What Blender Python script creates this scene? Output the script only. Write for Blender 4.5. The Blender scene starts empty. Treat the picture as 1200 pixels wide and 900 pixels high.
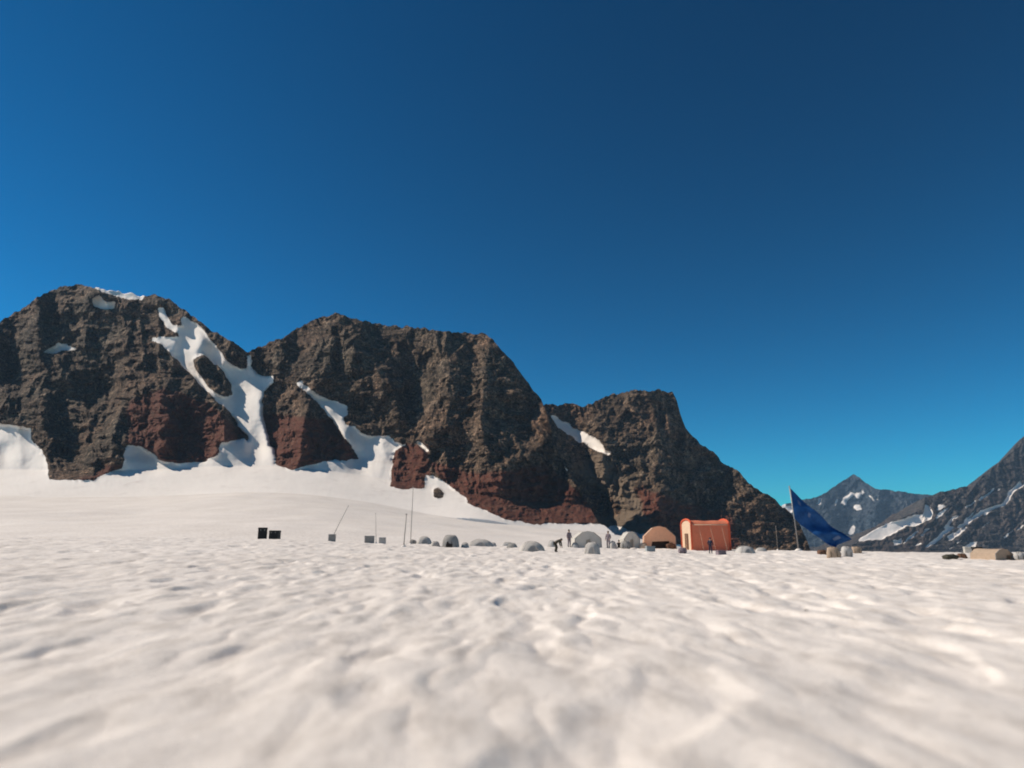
import bpy, bmesh, math, random
import numpy as np
from mathutils import Vector, Matrix, Euler
random.seed(7)
R = math.radians
sc = bpy.context.scene
COL = sc.collection

# ------------------------------------------------------------------ camera numbers
CAM_Z = 1.6
F = 800.0                                   # focal length in units of a 1200 wide frame
PITCH = math.atan(180.0 / 800.0)
CT, ST = math.cos(PITCH), math.sin(PITCH)

def ray(u, v):
    x = (np.asarray(u, float) - 600.0) / F
    y = (450.0 - np.asarray(v, float)) / F
    return x, CT - y * ST, ST + y * CT

def P(u, v, Y):
    dx, dy, dz = ray(u, v)
    return dx / dy * Y, Y + 0 * dx, CAM_Z + dz / dy * Y

# ------------------------------------------------------------------ numpy gradient noise
def _hash(ix, iy, iz):
    h = (ix.astype(np.int64) * 374761393 + iy.astype(np.int64) * 668265263 + iz.astype(np.int64) * 2147483647 * 3 + 1274126177)
    h = (h ^ (h >> 13)) * 1274126177
    h &= 0xffffffff
    h = (h ^ (h >> 16)) * 73244475
    h &= 0xffffffff
    return (h ^ (h >> 15))

def _grad(h, x, y, z):
    h = h & 15
    u = np.where(h < 8, x, y)
    v = np.where(h < 4, y, np.where((h == 12) | (h == 14), x, z))
    return np.where(h & 1, -u, u) + np.where(h & 2, -v, v)

def noise(x, y, z=0.0):
    x, y = np.broadcast_arrays(np.asarray(x, float), np.asarray(y, float))
    z = np.zeros_like(x) + z
    ix, iy, iz = np.floor(x), np.floor(y), np.floor(z)
    fx, fy, fz = x - ix, y - iy, z - iz
    f = lambda t: t * t * t * (t * (t * 6 - 15) + 10)
    wx, wy, wz = f(fx), f(fy), f(fz)
    ix, iy, iz = ix.astype(np.int64), iy.astype(np.int64), iz.astype(np.int64)
    def c(a, b, d):
        return _grad(_hash(ix + a, iy + b, iz + d), fx - a, fy - b, fz - d)
    l = lambda a, b, t: a + (b - a) * t
    return l(l(l(c(0,0,0), c(1,0,0), wx), l(c(0,1,0), c(1,1,0), wx), wy),
             l(l(c(0,0,1), c(1,0,1), wx), l(c(0,1,1), c(1,1,1), wx), wy), wz)

def fbm(x, y, z=0.0, o=4, g=0.5):
    s, a = 0, 1.0
    for i in range(o):
        s = s + a * noise(x * 2**i, y * 2**i, z + i * 7.3)
        a *= g
    return s

def ridged(x, y, z=0.0, o=4, g=0.5):
    s, a = 0, 1.0
    for i in range(o):
        s = s + a * (1 - 2 * np.abs(noise(x * 2**i, y * 2**i, z + i * 5.1)))
        a *= g
    return s

def curve(pts):
    xs, ys = [p[0] for p in pts], [p[1] for p in pts]
    return lambda u: np.interp(u, xs, ys)

def soft_curve(pts, w=55.0):
    g = np.arange(-1200.0, 3000.0, 5.0)
    y = np.interp(g, [p[0] for p in pts], [p[1] for p in pts])
    k = np.exp(-0.5 * (np.arange(-30, 31) * 5.0 / w) ** 2); k /= k.sum()
    y = np.convolve(np.pad(y, 30, mode='edge'), k, 'valid')
    return lambda u: np.interp(u, g, y)

def inside(poly, x, y):
    r = np.zeros(x.shape, bool)
    n = len(poly)
    for i in range(n):
        x0, y0 = poly[i]; x1, y1 = poly[(i + 1) % n]
        if y0 == y1: continue
        c = ((y0 > y) != (y1 > y)) & (x < (x1 - x0) * (y - y0) / (y1 - y0) + x0)
        r ^= c
    return r

def blur(a, n):
    a = a.astype(float)
    for _ in range(n):
        b = np.pad(a, 1, mode='edge')
        a = (b[1:-1, 1:-1] * 2 + b[:-2, 1:-1] + b[2:, 1:-1] + b[1:-1, :-2] + b[1:-1, 2:]) / 6
    return a

def smooth(t):
    t = np.clip(t, 0, 1)
    return t * t * (3 - 2 * t)

# ------------------------------------------------------------------ materials
def mat(name):
    m = bpy.data.materials.new(name); m.use_nodes = True
    nt = m.node_tree; nt.nodes.clear()
    out = nt.nodes.new('ShaderNodeOutputMaterial')
    b = nt.nodes.new('ShaderNodeBsdfPrincipled')
    nt.links.new(b.outputs[0], out.inputs[0])
    b.inputs['Specular IOR Level'].default_value = 0.25
    return m, nt, b

def N(nt, kind, **kw):
    n = nt.nodes.new(kind)
    for k, v in kw.items():
        if k in n.inputs.keys(): n.inputs[k].default_value = v
        else: setattr(n, k, v)
    return n

def noise_node(nt, scale, detail=6, rough=0.6, vec=None):
    n = N(nt, 'ShaderNodeTexNoise'); n.inputs['Scale'].default_value = scale
    n.inputs['Detail'].default_value = detail; n.inputs['Roughness'].default_value = rough
    if vec is None:
        g = nt.nodes.new('ShaderNodeNewGeometry'); vec = g.outputs['Position']
    nt.links.new(vec, n.inputs['Vector'])
    return n.outputs[0]

def ramp(nt, fac, stops):
    r = nt.nodes.new('ShaderNodeValToRGB')
    e = r.color_ramp.elements
    while len(e) < len(stops): e.new(0.5)
    for i, (p, c) in enumerate(stops):
        e[i].position = p; e[i].color = (*c, 1) if len(c) == 3 else c
    nt.links.new(fac, r.inputs[0])
    return r.outputs[0]

def mix(nt, fac, a, b, mode='MIX'):
    m = nt.nodes.new('ShaderNodeMix'); m.data_type = 'RGBA'; m.blend_type = mode
    for s, x in ((m.inputs[0], fac), (m.inputs[6], a), (m.inputs[7], b)):
        if isinstance(x, (int, float)): s.default_value = x
        elif isinstance(x, tuple): s.default_value = (*x, 1)
        else: nt.links.new(x, s)
    return m.outputs[2]

def math_n(nt, op, a, b=0.0):
    m = nt.nodes.new('ShaderNodeMath'); m.operation = op
    for s, x in ((m.inputs[0], a), (m.inputs[1], b)):
        if isinstance(x, (int, float)): s.default_value = x
        else: nt.links.new(x, s)
    return m.outputs[0]

def attr(nt, name):
    a = nt.nodes.new('ShaderNodeAttribute'); a.attribute_name = name
    return a.outputs['Fac']

def bump(nt, b, h, dist, strength=1.0):
    n = nt.nodes.new('ShaderNodeBump'); n.inputs['Distance'].default_value = dist
    n.inputs['Strength'].default_value = strength
    nt.links.new(h, n.inputs['Height']); nt.links.new(n.outputs[0], b.inputs['Normal'])

SNOW = (0.84, 0.775, 0.72)
SNOW_DARK = (0.62, 0.565, 0.52)

def make_snow():
    m, nt, b = mat('snow')
    gp = nt.nodes.new('ShaderNodeNewGeometry'); mp = nt.nodes.new('ShaderNodeMapping'); mp.inputs['Scale'].default_value = (2.2, 0.8, 1)
    nt.links.new(gp.outputs['Position'], mp.inputs[0])
    c = ramp(nt, noise_node(nt, 0.9, 6, 0.62, mp.outputs[0]), [(0.34, SNOW_DARK), (0.54, SNOW)])  # darker streaks in the snow colour, drawn out along the view
    c2 = ramp(nt, noise_node(nt, 0.05, 4, 0.5), [(0.3, (0.90, 0.89, 0.88)), (0.7, (1, 1, 1))])
    c = mix(nt, 1.0, c, c2, 'MULTIPLY')
    # scattered grit on the old snow
    g = ramp(nt, noise_node(nt, 9.0, 3, 0.6), [(0.30, (0.80, 0.78, 0.76)), (0.42, (1, 1, 1))])
    c = mix(nt, 0.6, c, g, 'MULTIPLY')
    nt.links.new(c, b.inputs['Base Color'])
    b.inputs['Roughness'].default_value = 0.7
    b.inputs['Specular IOR Level'].default_value = 0.15
    h = math_n(nt, 'ADD', noise_node(nt, 6.0, 7, 0.7), math_n(nt, 'MULTIPLY', noise_node(nt, 40.0, 3, 0.6), 0.25))
    bump(nt, b, h, 0.035, 0.8)
    return m

def make_rock(name, tones, snow=SNOW, bump_d=4.0, s=1.0):
    """tones: dark, mid, light, rust, tan"""
    m, nt, b = mat(name)
    dark, mid, light, rust, tan = tones
    n1 = noise_node(nt, 0.055 * s, 10, 0.72)
    n2 = noise_node(nt, 0.16 * s, 8, 0.75)
    n3 = noise_node(nt, 0.012 * s, 4, 0.6)
    c = ramp(nt, n1, [(0.36, dark), (0.50, mid), (0.66, light)])
    c = mix(nt, ramp(nt, n2, [(0.42, (0, 0, 0)), (0.62, (1, 1, 1))]), mix(nt, 0.55, c, dark), c)
    n4 = noise_node(nt, 0.42 * s, 6, 0.8)
    c = mix(nt, 1.0, c, ramp(nt, n4, [(0.40, (0.30, 0.29, 0.29)), (0.50, (1.0, 1.0, 1.0)), (0.60, (2.0, 1.9, 1.8))]), 'MULTIPLY')
    # broken blocks, each with its own tone, and pale lichened or dusty flecks
    vo = nt.nodes.new('ShaderNodeTexVoronoi'); vo.inputs['Scale'].default_value = 0.30 * s
    gp = nt.nodes.new('ShaderNodeNewGeometry'); mp = nt.nodes.new('ShaderNodeMapping'); mp.inputs['Scale'].default_value = (1, 1, 1.5)
    nw = nt.nodes.new('ShaderNodeVectorMath'); nw.operation = 'MULTIPLY_ADD'; nw.inputs[1].default_value = (6, 6, 6)
    nc = N(nt, 'ShaderNodeTexNoise'); nc.inputs['Scale'].default_value = 0.12 * s; nt.links.new(gp.outputs['Position'], nc.inputs['Vector'])
    nt.links.new(nc.outputs['Color'], nw.inputs[0]); nt.links.new(gp.outputs['Position'], nw.inputs[2]); nt.links.new(nw.outputs[0], mp.inputs[0]); nt.links.new(mp.outputs[0], vo.inputs['Vector'])
    sx = nt.nodes.new('ShaderNodeSeparateColor'); nt.links.new(vo.outputs['Color'], sx.inputs[0])
    c = mix(nt, 1.0, c, ramp(nt, sx.outputs[0], [(0.0, (0.55, 0.54, 0.53)), (0.6, (1.0, 1.0, 1.0)), (1.0, (1.75, 1.68, 1.58))]), 'MULTIPLY')
    tint = ramp(nt, n3, [(0.35, (0.92, 1.0, 0.98)), (0.65, (1.14, 0.98, 0.86))])
    c = mix(nt, 1.0, c, tint, 'MULTIPLY')
    pale = ramp(nt, noise_node(nt, 0.33 * s, 5, 0.8), [(0.56, (0, 0, 0)), (0.66, (1, 1, 1))])
    c = mix(nt, math_n(nt, 'MULTIPLY', pale, 0.6), c, tuple(min(1, x * 1.7) for x in light))
    rf = math_n(nt, 'MULTIPLY', attr(nt, 'rust'), ramp(nt, n2, [(0.35, (0.35,)*3), (0.6, (1, 1, 1))]))
    c = mix(nt, rf, c, mix(nt, n1, tuple(x * 0.5 for x in rust), rust))
    c = mix(nt, attr(nt, 'scree'), c, mix(nt, n2, tuple(x * 0.75 for x in tan), tan))
    sf = math_n(nt, 'ADD', attr(nt, 'snow'), math_n(nt, 'MULTIPLY', math_n(nt, 'SUBTRACT', n4, 0.5), 1.6))
    sf = ramp(nt, sf, [(0.45, (0, 0, 0)), (0.55, (1, 1, 1))])
    sn = mix(nt, ramp(nt, n3, [(0.4, (0, 0, 0)), (0.6, (1, 1, 1))]), tuple(x * 0.93 for x in snow), snow)
    sn = mix(nt, math_n(nt, 'MULTIPLY', ramp(nt, n1, [(0.56, (0, 0, 0)), (0.7, (1, 1, 1))]), 0.35), sn, (0.5, 0.42, 0.38))
    c = mix(nt, sf, c, sn)
    nt.links.new(c, b.inputs['Base Color'])
    b.inputs['Roughness'].default_value = 0.85
    b.inputs['Specular IOR Level'].default_value = 0.1
    inv = math_n(nt, 'SUBTRACT', 1.0, math_n(nt, 'MULTIPLY', sf, 0.96))
    h = math_n(nt, 'MULTIPLY', math_n(nt, 'ADD', n1, math_n(nt, 'ADD', math_n(nt, 'MULTIPLY', n2, 0.5), math_n(nt, 'MULTIPLY', n4, 0.35))), inv)
    bump(nt, b, h, bump_d / s)
    return m

def make_cloth(name, col, var=0.8, rough=0.7, scale=3.0, transl=0.0):
    m, nt, b = mat(name)
    c = ramp(nt, noise_node(nt, scale, 4, 0.6), [(0.3, tuple(x * var for x in col)), (0.7, col)])
    nt.links.new(c, b.inputs['Base Color'])
    b.inputs['Roughness'].default_value = rough
    bump(nt, b, noise_node(nt, scale * 2.2, 3, 0.5), 0.03, 0.6)
    if transl:
        t = nt.nodes.new('ShaderNodeBsdfTranslucent'); nt.links.new(c, t.inputs[0])
        ms = nt.nodes.new('ShaderNodeMixShader'); ms.inputs[0].default_value = transl
        out = [n for n in nt.nodes if n.type == 'OUTPUT_MATERIAL'][0]
        nt.links.new(b.outputs[0], ms.inputs[1]); nt.links.new(t.outputs[0], ms.inputs[2])
        nt.links.new(ms.outputs[0], out.inputs[0])
    return m

M_SNOW = make_snow()
M_ROCK = make_rock('mountain_rock', ((0.030, 0.022, 0.017), (0.112, 0.082, 0.062), (0.27, 0.20, 0.155), (0.19, 0.064, 0.042), (0.22, 0.165, 0.12)))
M_FAR = make_rock('haze_tinted_rock', ((0.020, 0.030, 0.045), (0.040, 0.055, 0.078), (0.075, 0.088, 0.105), (0.08, 0.06, 0.06), (0.11, 0.10, 0.09)), bump_d=2.0, s=0.3)  # blue of the distance haze is painted into these rock tones
M_SIDE = make_rock('valley_side_rock', ((0.032, 0.030, 0.034), (0.060, 0.056, 0.058), (0.10, 0.09, 0.088), (0.10, 0.075, 0.065), (0.08, 0.07, 0.064)), bump_d=2.0, s=0.5)

# ------------------------------------------------------------------ mesh helpers
def grid_mesh(name, X, Y, Z, m, wrap=False, attrs=None):
    r, c = X.shape
    co = np.stack([X, Y, Z], -1).reshape(-1, 3).astype(np.float32)
    i = np.arange(r * c).reshape(r, c)
    if wrap: i = np.concatenate([i, i[:, :1]], 1)
    q = np.stack([i[:-1, :-1], i[:-1, 1:], i[1:, 1:], i[1:, :-1]], -1).reshape(-1, 4)
    me = bpy.data.meshes.new(name)
    me.vertices.add(len(co)); me.vertices.foreach_set('co', co.ravel())
    me.loops.add(q.size); me.loops.foreach_set('vertex_index', q.ravel().astype(np.int32))
    me.polygons.add(len(q)); me.polygons.foreach_set('loop_start', (np.arange(len(q)) * 4).astype(np.int32))
    me.update(calc_edges=True)
    me.polygons.foreach_set('use_smooth', np.ones(len(q), bool))
    for k, a in (attrs or {}).items():
        at = me.attributes.new(k, 'FLOAT', 'POINT'); at.data.foreach_set('value', a.ravel().astype(np.float32))
    me.materials.append(m)
    o = bpy.data.objects.new(name, me); COL.objects.link(o)
    return o

def structure(o):
    o['kind'] = 'structure'; return o

# ------------------------------------------------------------------ ground height
G = soft_curve([(-900, 600), (-300, 590), (0, 578), (120, 584), (320, 572), (450, 590), (600, 618), (700, 620), (800, 640), (900, 668), (1000, 690), (2500, 690)])
CREST = soft_curve([(-900, 628), (0, 629), (300, 631), (420, 636), (600, 640), (760, 643), (900, 645), (1050, 647), (2500, 650)])
K = ray(600, 630)[1]

def tan_e(v):
    y = (450.0 - v) / F
    return (ST + y * CT) / (CT - y * ST)

def u_of(X, Y):
    az = np.arctan2(X, Y)
    a = np.abs(az)
    w = smooth((a - R(60)) / R(110))
    t = np.tan(np.clip(a, 0, R(55))) * np.sign(az)
    return 600 + F * K * t * (1 - w)

def ground_z(X, Y, detail=True):
    X = np.asarray(X, float); Y = np.asarray(Y, float)
    r = np.hypot(X, Y); az = np.arctan2(X, Y)
    ce = np.maximum(np.cos(az), 0.55)
    d = r * ce                                     # distance along the view
    u = u_of(X, Y)
    zc = CAM_Z + 86 * tan_e(CREST(u))
    near = zc * smooth(d / 86) ** 1.3
    zb = CAM_Z + 610 * tan_e(G(u))
    t = np.clip((d - 135) / (610 - 135), 0, 1)
    lo = np.minimum(zc - 2.2, zb)
    far = lo + (zb - lo) * (0.55 * t + 0.45 * t * t)
    z = np.where(d < 86, near, np.where(d < 135, zc + (lo - zc) * smooth((d - 86) / 49), far))
    z = np.where(d > 610, zb + (-110 - zb) * smooth((d - 610) / 1500), z)
    fade_in = smooth((d - 140) / 100)
    z = z + fade_in * 2.2 * fbm(X / 90, Y / 160, 3.3, 3) * (1 - smooth((d - 560) / 60))
    # soft swells and melt hollows of the near snow
    f = 1 - smooth((d - 75) / 70)
    z = z + f * 0.09 * fbm(X / 6.5, Y / 9, 1.7, 2)
    if detail:
        wx = X + 0.35 * noise(X / 1.3, Y / 1.6, 9.0); wy = Y + 0.35 * noise(X / 1.3, Y / 1.6, 4.0)
        big = -np.abs(noise(wx / 0.56, wy / 1.7, 0.5)) * 2 + 0.5
        sm = noise(wx / 0.30, wy / 0.46, 2.5)
        mod = (0.5 + 0.55 * smooth((r - 4) / 18)) * (0.6 + 0.8 * smooth(0.5 + noise(X / 3.4, Y / 4.6, 6.0)))
        z = z + f * mod * (-0.046 * big + 0.017 * sm) + f * 0.068 * noise(X / 0.95, Y / 2.6, 7.7)
        # a trodden trail that leaves the big tent and curves across the near snow
        tp = [(14.6, 60.0), (8.9, 26.0), (7.0, 17.6), (7.1, 14.2), (8.3, 11.4), (13.0, 9.5), (30.0, 8.0)]
        dist = np.full(X.shape, 1e9)
        for (ax, ay), (bx, by) in zip(tp, tp[1:]):
            dx, dy = bx - ax, by - ay
            t = np.clip(((X - ax) * dx + (Y - ay) * dy) / (dx * dx + dy * dy), 0, 1)
            dist = np.minimum(dist, np.hypot(X - ax - t * dx, Y - ay - t * dy))
        dist = dist + 0.12 * noise(X / 1.1, Y / 1.1, 31.0)
        z = z - (0.07 + 0.05 * noise(X / 0.28, Y / 0.34, 33.0)) * np.exp(-(dist / 0.32) ** 2)
        z = z - f * 0.105 * (0.5 + 0.5 * smooth((r - 4) / 16)) * smooth((noise(wx / 1.1, wy / 2.6, 12.4) - 0.16) / 0.34)
    return z

def base_v(X, Y, Z):
    a = (Z - CAM_Z) / Y
    # tan_e inverse
    y = (a * CT - ST) / (CT + a * ST)
    return 450 - F * y

def spot(u, v, y0=30.0, y1=86.0):
    """the point of the snow seen at (u, v), found by walking outwards"""
    Ys = np.linspace(y0, y1, 400)
    k = ray(u, v)
    X = k[0] / k[1] * Ys
    Z = ground_z(X, Ys, False)
    vv = base_v(X, Ys, Z)
    i = int(np.argmax(vv <= v)) if (vv <= v).any() else len(Ys) - 1
    return Vector((X[i], Ys[i], float(ground_z(X[i:i+1], Ys[i:i+1])[0]))), Ys[i] / (F * K)   # point, metres per px

def build_ground():
    azf = np.arange(-42, 42.001, 0.15)
    azs = np.concatenate([np.arange(-180, -60, 3.0), np.arange(-60, -42, 0.5), azf, np.arange(42.5, 60, 0.5), np.arange(60, 180, 3.0)])
    rr = [0.05, 0.5]
    while rr[-1] < 1.0: rr.append(rr[-1] * 1.03)
    while rr[-1] < 100: rr.append(rr[-1] * 1.0072)
    while rr[-1] < 700: rr.append(rr[-1] * 1.015)
    while rr[-1] < 6900: rr.append(rr[-1] * 1.06)
    A, RR = np.meshgrid(np.radians(azs), np.array(rr))
    X, Y = RR * np.sin(A), RR * np.cos(A)
    Z = ground_z(X, Y)
    return structure(grid_mesh('snow_field', X[:, ::-1], Y[:, ::-1], Z[:, ::-1], M_SNOW, wrap=True))

# ------------------------------------------------------------------ mountains
def mountain(name, us, skyline, base, y_base, slope_lo, slope_hi, apron, m, snow=(), rock=(), rust=(), scree=(),
             rib=75, crag=9, fine=3.0, rough=2.8, scale=1.0, back=160, rows=240, warp=3.0, seed=0.0, depth_add=None, snow_below=None, rec=2.0):
    sky = skyline(us) + rough * fbm(us / 9.0, 0 * us, seed, 4, 0.6)
    bas = base(us) + 14
    sky = np.minimum(sky, bas - 2)
    t = np.linspace(0, 1, rows)[:, None]
    V = bas[None, :] + (sky - bas)[None, :] * t
    U = np.repeat(us[None, :], rows, 0)
    h = np.maximum(base(us)[None, :] - V, -14)
    WU = U + warp * fbm(U / 11, V / 11, seed + 1, 3, .6); WV = V + warp * fbm(U / 11, V / 11, seed + 5, 3, .6)
    S = np.zeros(U.shape, bool)
    if snow_below is not None: S |= WV > snow_below(WU)
    for p in snow: S |= inside(p, WU, WV)
    for p in rock: S &= ~inside(p, WU, WV)
    Sb = blur(S, 6)
    ap = apron(us)[None, :] if callable(apron) else apron
    D = y_base + scale * (slope_lo * np.minimum(h, ap) + slope_hi * np.maximum(h - ap, 0))
    full = smooth((h - ap * 0.5) / 40.0)
    rk = 1 - 0.92 * Sb
    D = D + full * scale * rib * (0.5 - 0.5 * ridged(U / 75, V / 210, seed + 2, 2)) * (0.12 + 0.88 * rk)
    D = D + scale * rib * 0.30 * fbm(U / 40, V / 60, seed + 8, 2) * full
    wob = 10 * noise(U / 30, V / 30, seed + 6)
    D = D - rk * scale * crag * (0.3 + 0.7 * full) * ridged((U + wob) / 19, (V + wob) / 25, seed + 3, 4, 0.55)
    # ledges that run across the face
    D = D + rk * scale * crag * 0.55 * fbm((U + V * 0.4) / 34, V / 7.5, seed + 4, 3, 0.6)
    D = D - rk * scale * fine * fbm(U / 5, V / 5, seed + 7, 2)
    D = D + scale * rec * Sb * full
    if depth_add is not None: D = D + depth_add(U, V)
    D = np.maximum(D, y_base - 30)
    X, Y, Z = P(U, V, D)
    # far side: falls away behind the crest
    n = 26
    bt = (np.arange(1, n + 1) / n)[:, None]
    Xb = X[-1][None, :] + bt * 20 * scale * fbm(us / 30, us * 0, seed + 9)[None, :]
    Yb = Y[-1][None, :] + bt * back * scale
    Zb = Z[-1][None, :] - (Z[-1][None, :] + 60) * (bt ** 1.15) - scale * 6 * bt * ridged(Xb / 30, Yb / 30, seed, 3)
    X, Y, Z = np.concatenate([X, Xb]), np.concatenate([Y, Yb]), np.concatenate([Z, Zb])
    ra = np.zeros(U.shape); sa = np.zeros(U.shape)
    for p in rust: ra = np.maximum(ra, inside(p, WU + 4 * fbm(U / 20, V / 20, seed + 11), WV).astype(float))
    for p in scree: sa = np.maximum(sa, inside(p, WU, WV).astype(float))
    z = np.zeros((n, len(us)))
    at = {'snow': np.concatenate([blur(S, 3), z]), 'rust': np.concatenate([blur(ra, 5), z]), 'scree': np.concatenate([blur(sa, 3), z])}
    o = grid_mesh(name, X, Y, Z, m, attrs=at)
    # broken rock keeps its facets, snow is smooth
    q = (at['snow'].reshape(-1)[:len(X.reshape(-1))] > 0.5)
    r_, c_ = X.shape
    sm = q.reshape(r_, c_)[:-1, :-1].ravel()
    o.data.polygons.foreach_set('use_smooth', sm.astype(bool))
    return structure(o)

def build_mountains():
    # --- big massif, left and middle
    sky = curve([(-700, 470), (-450, 420), (-300, 440), (-180, 400), (-80, 415), (0, 378), (18, 366), (36, 354), (55, 341), (75, 336), (92, 334), (110, 336), (130, 340),
                 (160, 346), (172, 348), (182, 345), (198, 350), (215, 362), (235, 378), (252, 390), (272, 400), (285, 410), (292, 413), (300, 408),
                 (315, 402), (330, 396), (345, 388), (360, 378), (378, 371), (392, 368), (405, 370), (420, 375), (450, 381), (490, 384), (530, 389), (555, 390),
                 (569, 391), (578, 398), (590, 412), (603, 428), (614, 441), (622, 454), (634, 467), (641, 484), (645, 500), (650, 520), (662, 548), (676, 570), (690, 592), (702, 612), (720, 626)])
    rock_edge = curve([(-700, 520), (-200, 505), (0, 497), (36, 501), (37, 514), (50, 528), (56, 545), (57, 562), (110, 563), (118, 557), (140, 550), (145, 546), (147, 522), (163, 522), (176, 530),
                       (186, 538), (205, 543), (238, 541), (256, 533), (258, 520), (286, 514), (291, 520), (305, 534), (323, 543), (338, 551), (352, 548), (380, 541),
                       (421, 538), (424, 515), (456, 513), (457, 570), (470, 573), (500, 571), (503, 560), (515, 562), (530, 574), (548, 590), (580, 603), (592, 609), (625, 614), (800, 614)])
    snow = [
        [(183, 361), (192, 361), (197, 372), (203, 380), (214, 382), (212, 376), (216, 371), (230, 378), (244, 393), (254, 408), (268, 424), (284, 434), (289, 430), (290, 416), (294, 416), (295, 430), (305, 440), (321, 440),
         (319, 449), (310, 458), (307, 472), (308, 486), (312, 502), (316, 520), (322, 528), (325, 552), (288, 552), (290, 512), (284, 504), (274, 490), (262, 477), (240, 456), (222, 438), (206, 422), (196, 410), (189, 403), (178, 401),
         (178, 396), (188, 396), (210, 394), (208, 390), (196, 384), (188, 374)],
        [(104, 334), (125, 335), (150, 341), (169, 346), (167, 352), (150, 351), (135, 347), (118, 342)],
        [(108, 349), (116, 346), (121, 353), (137, 352), (135, 361), (122, 363), (109, 358)],
        [(49, 413), (62, 407), (66, 402), (76, 403), (90, 408), (89, 411), (72, 411), (60, 415)],
        [(346, 449), (353, 447), (366, 458), (381, 466), (393, 470), (408, 475), (408, 486), (402, 489), (404, 496), (418, 502), (427, 510), (456, 511), (462, 517), (476, 522), (464, 527), (460, 540), (457, 575), (420, 575), (421, 537), (414, 526), (398, 506), (386, 488), (372, 472)],
        [(485, 516), (492, 518), (503, 528), (500, 530), (490, 523)],
        [(497, 556), (508, 558), (518, 563), (533, 573), (550, 588), (500, 588)],
    ]
    rock = [
        [(226, 423), (232, 417), (240, 416), (252, 426), (262, 437), (270, 450), (273, 463), (262, 466), (250, 459), (238, 446)],
        [(507, 574), (514, 572), (521, 578), (520, 583), (508, 583)],
    ]
    rust = [
        [(150, 470), (190, 455), (240, 470), (285, 508), (280, 540), (180, 545), (150, 520)],
        [(308, 485), (340, 488), (390, 492), (421, 537), (380, 556), (330, 556), (308, 500)],
        [(455, 520), (500, 522), (506, 575), (455, 578)],
        [(500, 540), (560, 555), (640, 545), (672, 570), (700, 600), (700, 618), (560, 612)],
        [(120, 545), (160, 545), (160, 565), (70, 568), (110, 556)],
    ]
    scree = [[(395, 575), (385, 562), (412, 545), (430, 548), (440, 562), (438, 574)]]
    scree = []
    us = np.arange(-700, 721, 1.15)
    def dadd(U, V):
        # hollow of the big couloir, buttresses either side
        d = 12 * np.exp(-((U - (300 - (530 - V) * 0.15)) / 55) ** 2) * smooth((560 - V) / 60)
        d += 30 * np.exp(-((U - 445) / 40) ** 2) * smooth((575 - V) / 40) * smooth((V - 440) / 50)
        d -= 35 * np.exp(-((U - 110) / 70) ** 2) * smooth((V - 420) / 80) * smooth((580 - V) / 40)
        d -= 35 * np.exp(-((U - 570) / 60) ** 2)
        return d
    mountain('mountain', us, sky, G, 600, 3.2, 1.05, 30, M_ROCK, snow, rock, rust, scree, depth_add=dadd, snow_below=rock_edge, seed=0.3, warp=1.8)

    # --- right hand buttress behind it
    sky = curve([(600, 510), (632, 480), (640, 473), (655, 475), (668, 473), (682, 477), (694, 472), (708, 465), (725, 461), (745, 458), (775, 458), (788, 459), (792, 466), (797, 484), (803, 500), (812, 512), (822, 521), (836, 530), (846, 541), (858, 548), (868, 556), (878, 567), (890, 574), (905, 582), (915, 592), (926, 600), (936, 612), (944, 630), (950, 646), (960, 655)])
    base = curve([(600, 622), (700, 622), (760, 632), (850, 646), (960, 655)])
    snow = [
        [(642, 484), (650, 487), (664, 496), (682, 506), (700, 514), (706, 522), (717, 530), (713, 534), (698, 528), (680, 518), (664, 508), (652, 497)],
        [(647, 533), (652, 534), (658, 544), (666, 552), (662, 558), (653, 550), (648, 542)],
    ]
    scree = [[(668, 548), (690, 536), (702, 532), (722, 548), (742, 566), (752, 590), (756, 618), (712, 618), (728, 598), (716, 580), (690, 566)],
             [(610, 600), (720, 606), (760, 606), (770, 640), (610, 640)]]
    rust = [[(735, 575), (755, 570), (800, 590), (860, 605), (870, 645), (745, 640), (740, 605)]]
    def dadd(U, V):
        d = 45 * np.exp(-((U - (670 + (V - 500) * 0.35)) / 22) ** 2)
        d -= 30 * np.exp(-((U - 770) / 30) ** 2)
        return d
    mountain('rock_buttress', np.arange(600, 960, 1.1), sky, base, 880, 1.6, 0.95, 12, M_ROCK, snow, [], rust, scree, depth_add=dadd,
             snow_below=curve([(600, 616), (725, 616), (800, 640), (870, 660), (960, 680)]), seed=41.3, rib=36, rows=190, back=130)

    # --- far peak and the side of the valley
    sky = curve([(820, 600), (900, 597), (930, 588), (950, 584), (963, 580), (974, 573), (984, 566), (992, 561), (1000, 556), (1007, 559), (1015, 566), (1026, 573), (1050, 575),
                 (1075, 579), (1100, 580), (1160, 583), (1300, 575)])
    base = curve([(820, 655), (1300, 655)])
    snow = [[(986, 588), (990, 582), (996, 578), (999, 580), (994, 586), (991, 592)], [(1015, 575), (1019, 579), (1026, 586), (1022, 585)], [(975, 592), (981, 584), (984, 583), (979, 593)], [(955, 590), (962, 586), (966, 588), (958, 593)], [(1001, 582), (1004, 576), (1011, 574), (1011, 580)], [(1000, 596), (1001, 590), (1007, 592), (1006, 597)],
            [(996, 615), (1004, 615), (1003, 625), (996, 624)], [(905, 586), (920, 588), (930, 596), (926, 604), (910, 600)]]
    mountain('distant_mountain', np.arange(820, 1300, 1.1), sky, base, 4300, 1.6, 1.1, 10, M_FAR, snow, [], [], [], scale=5.2, rib=26, crag=5, fine=1, rough=1.5, rows=110, warp=7.0, seed=17.0, back=200, rec=0.0)
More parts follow.
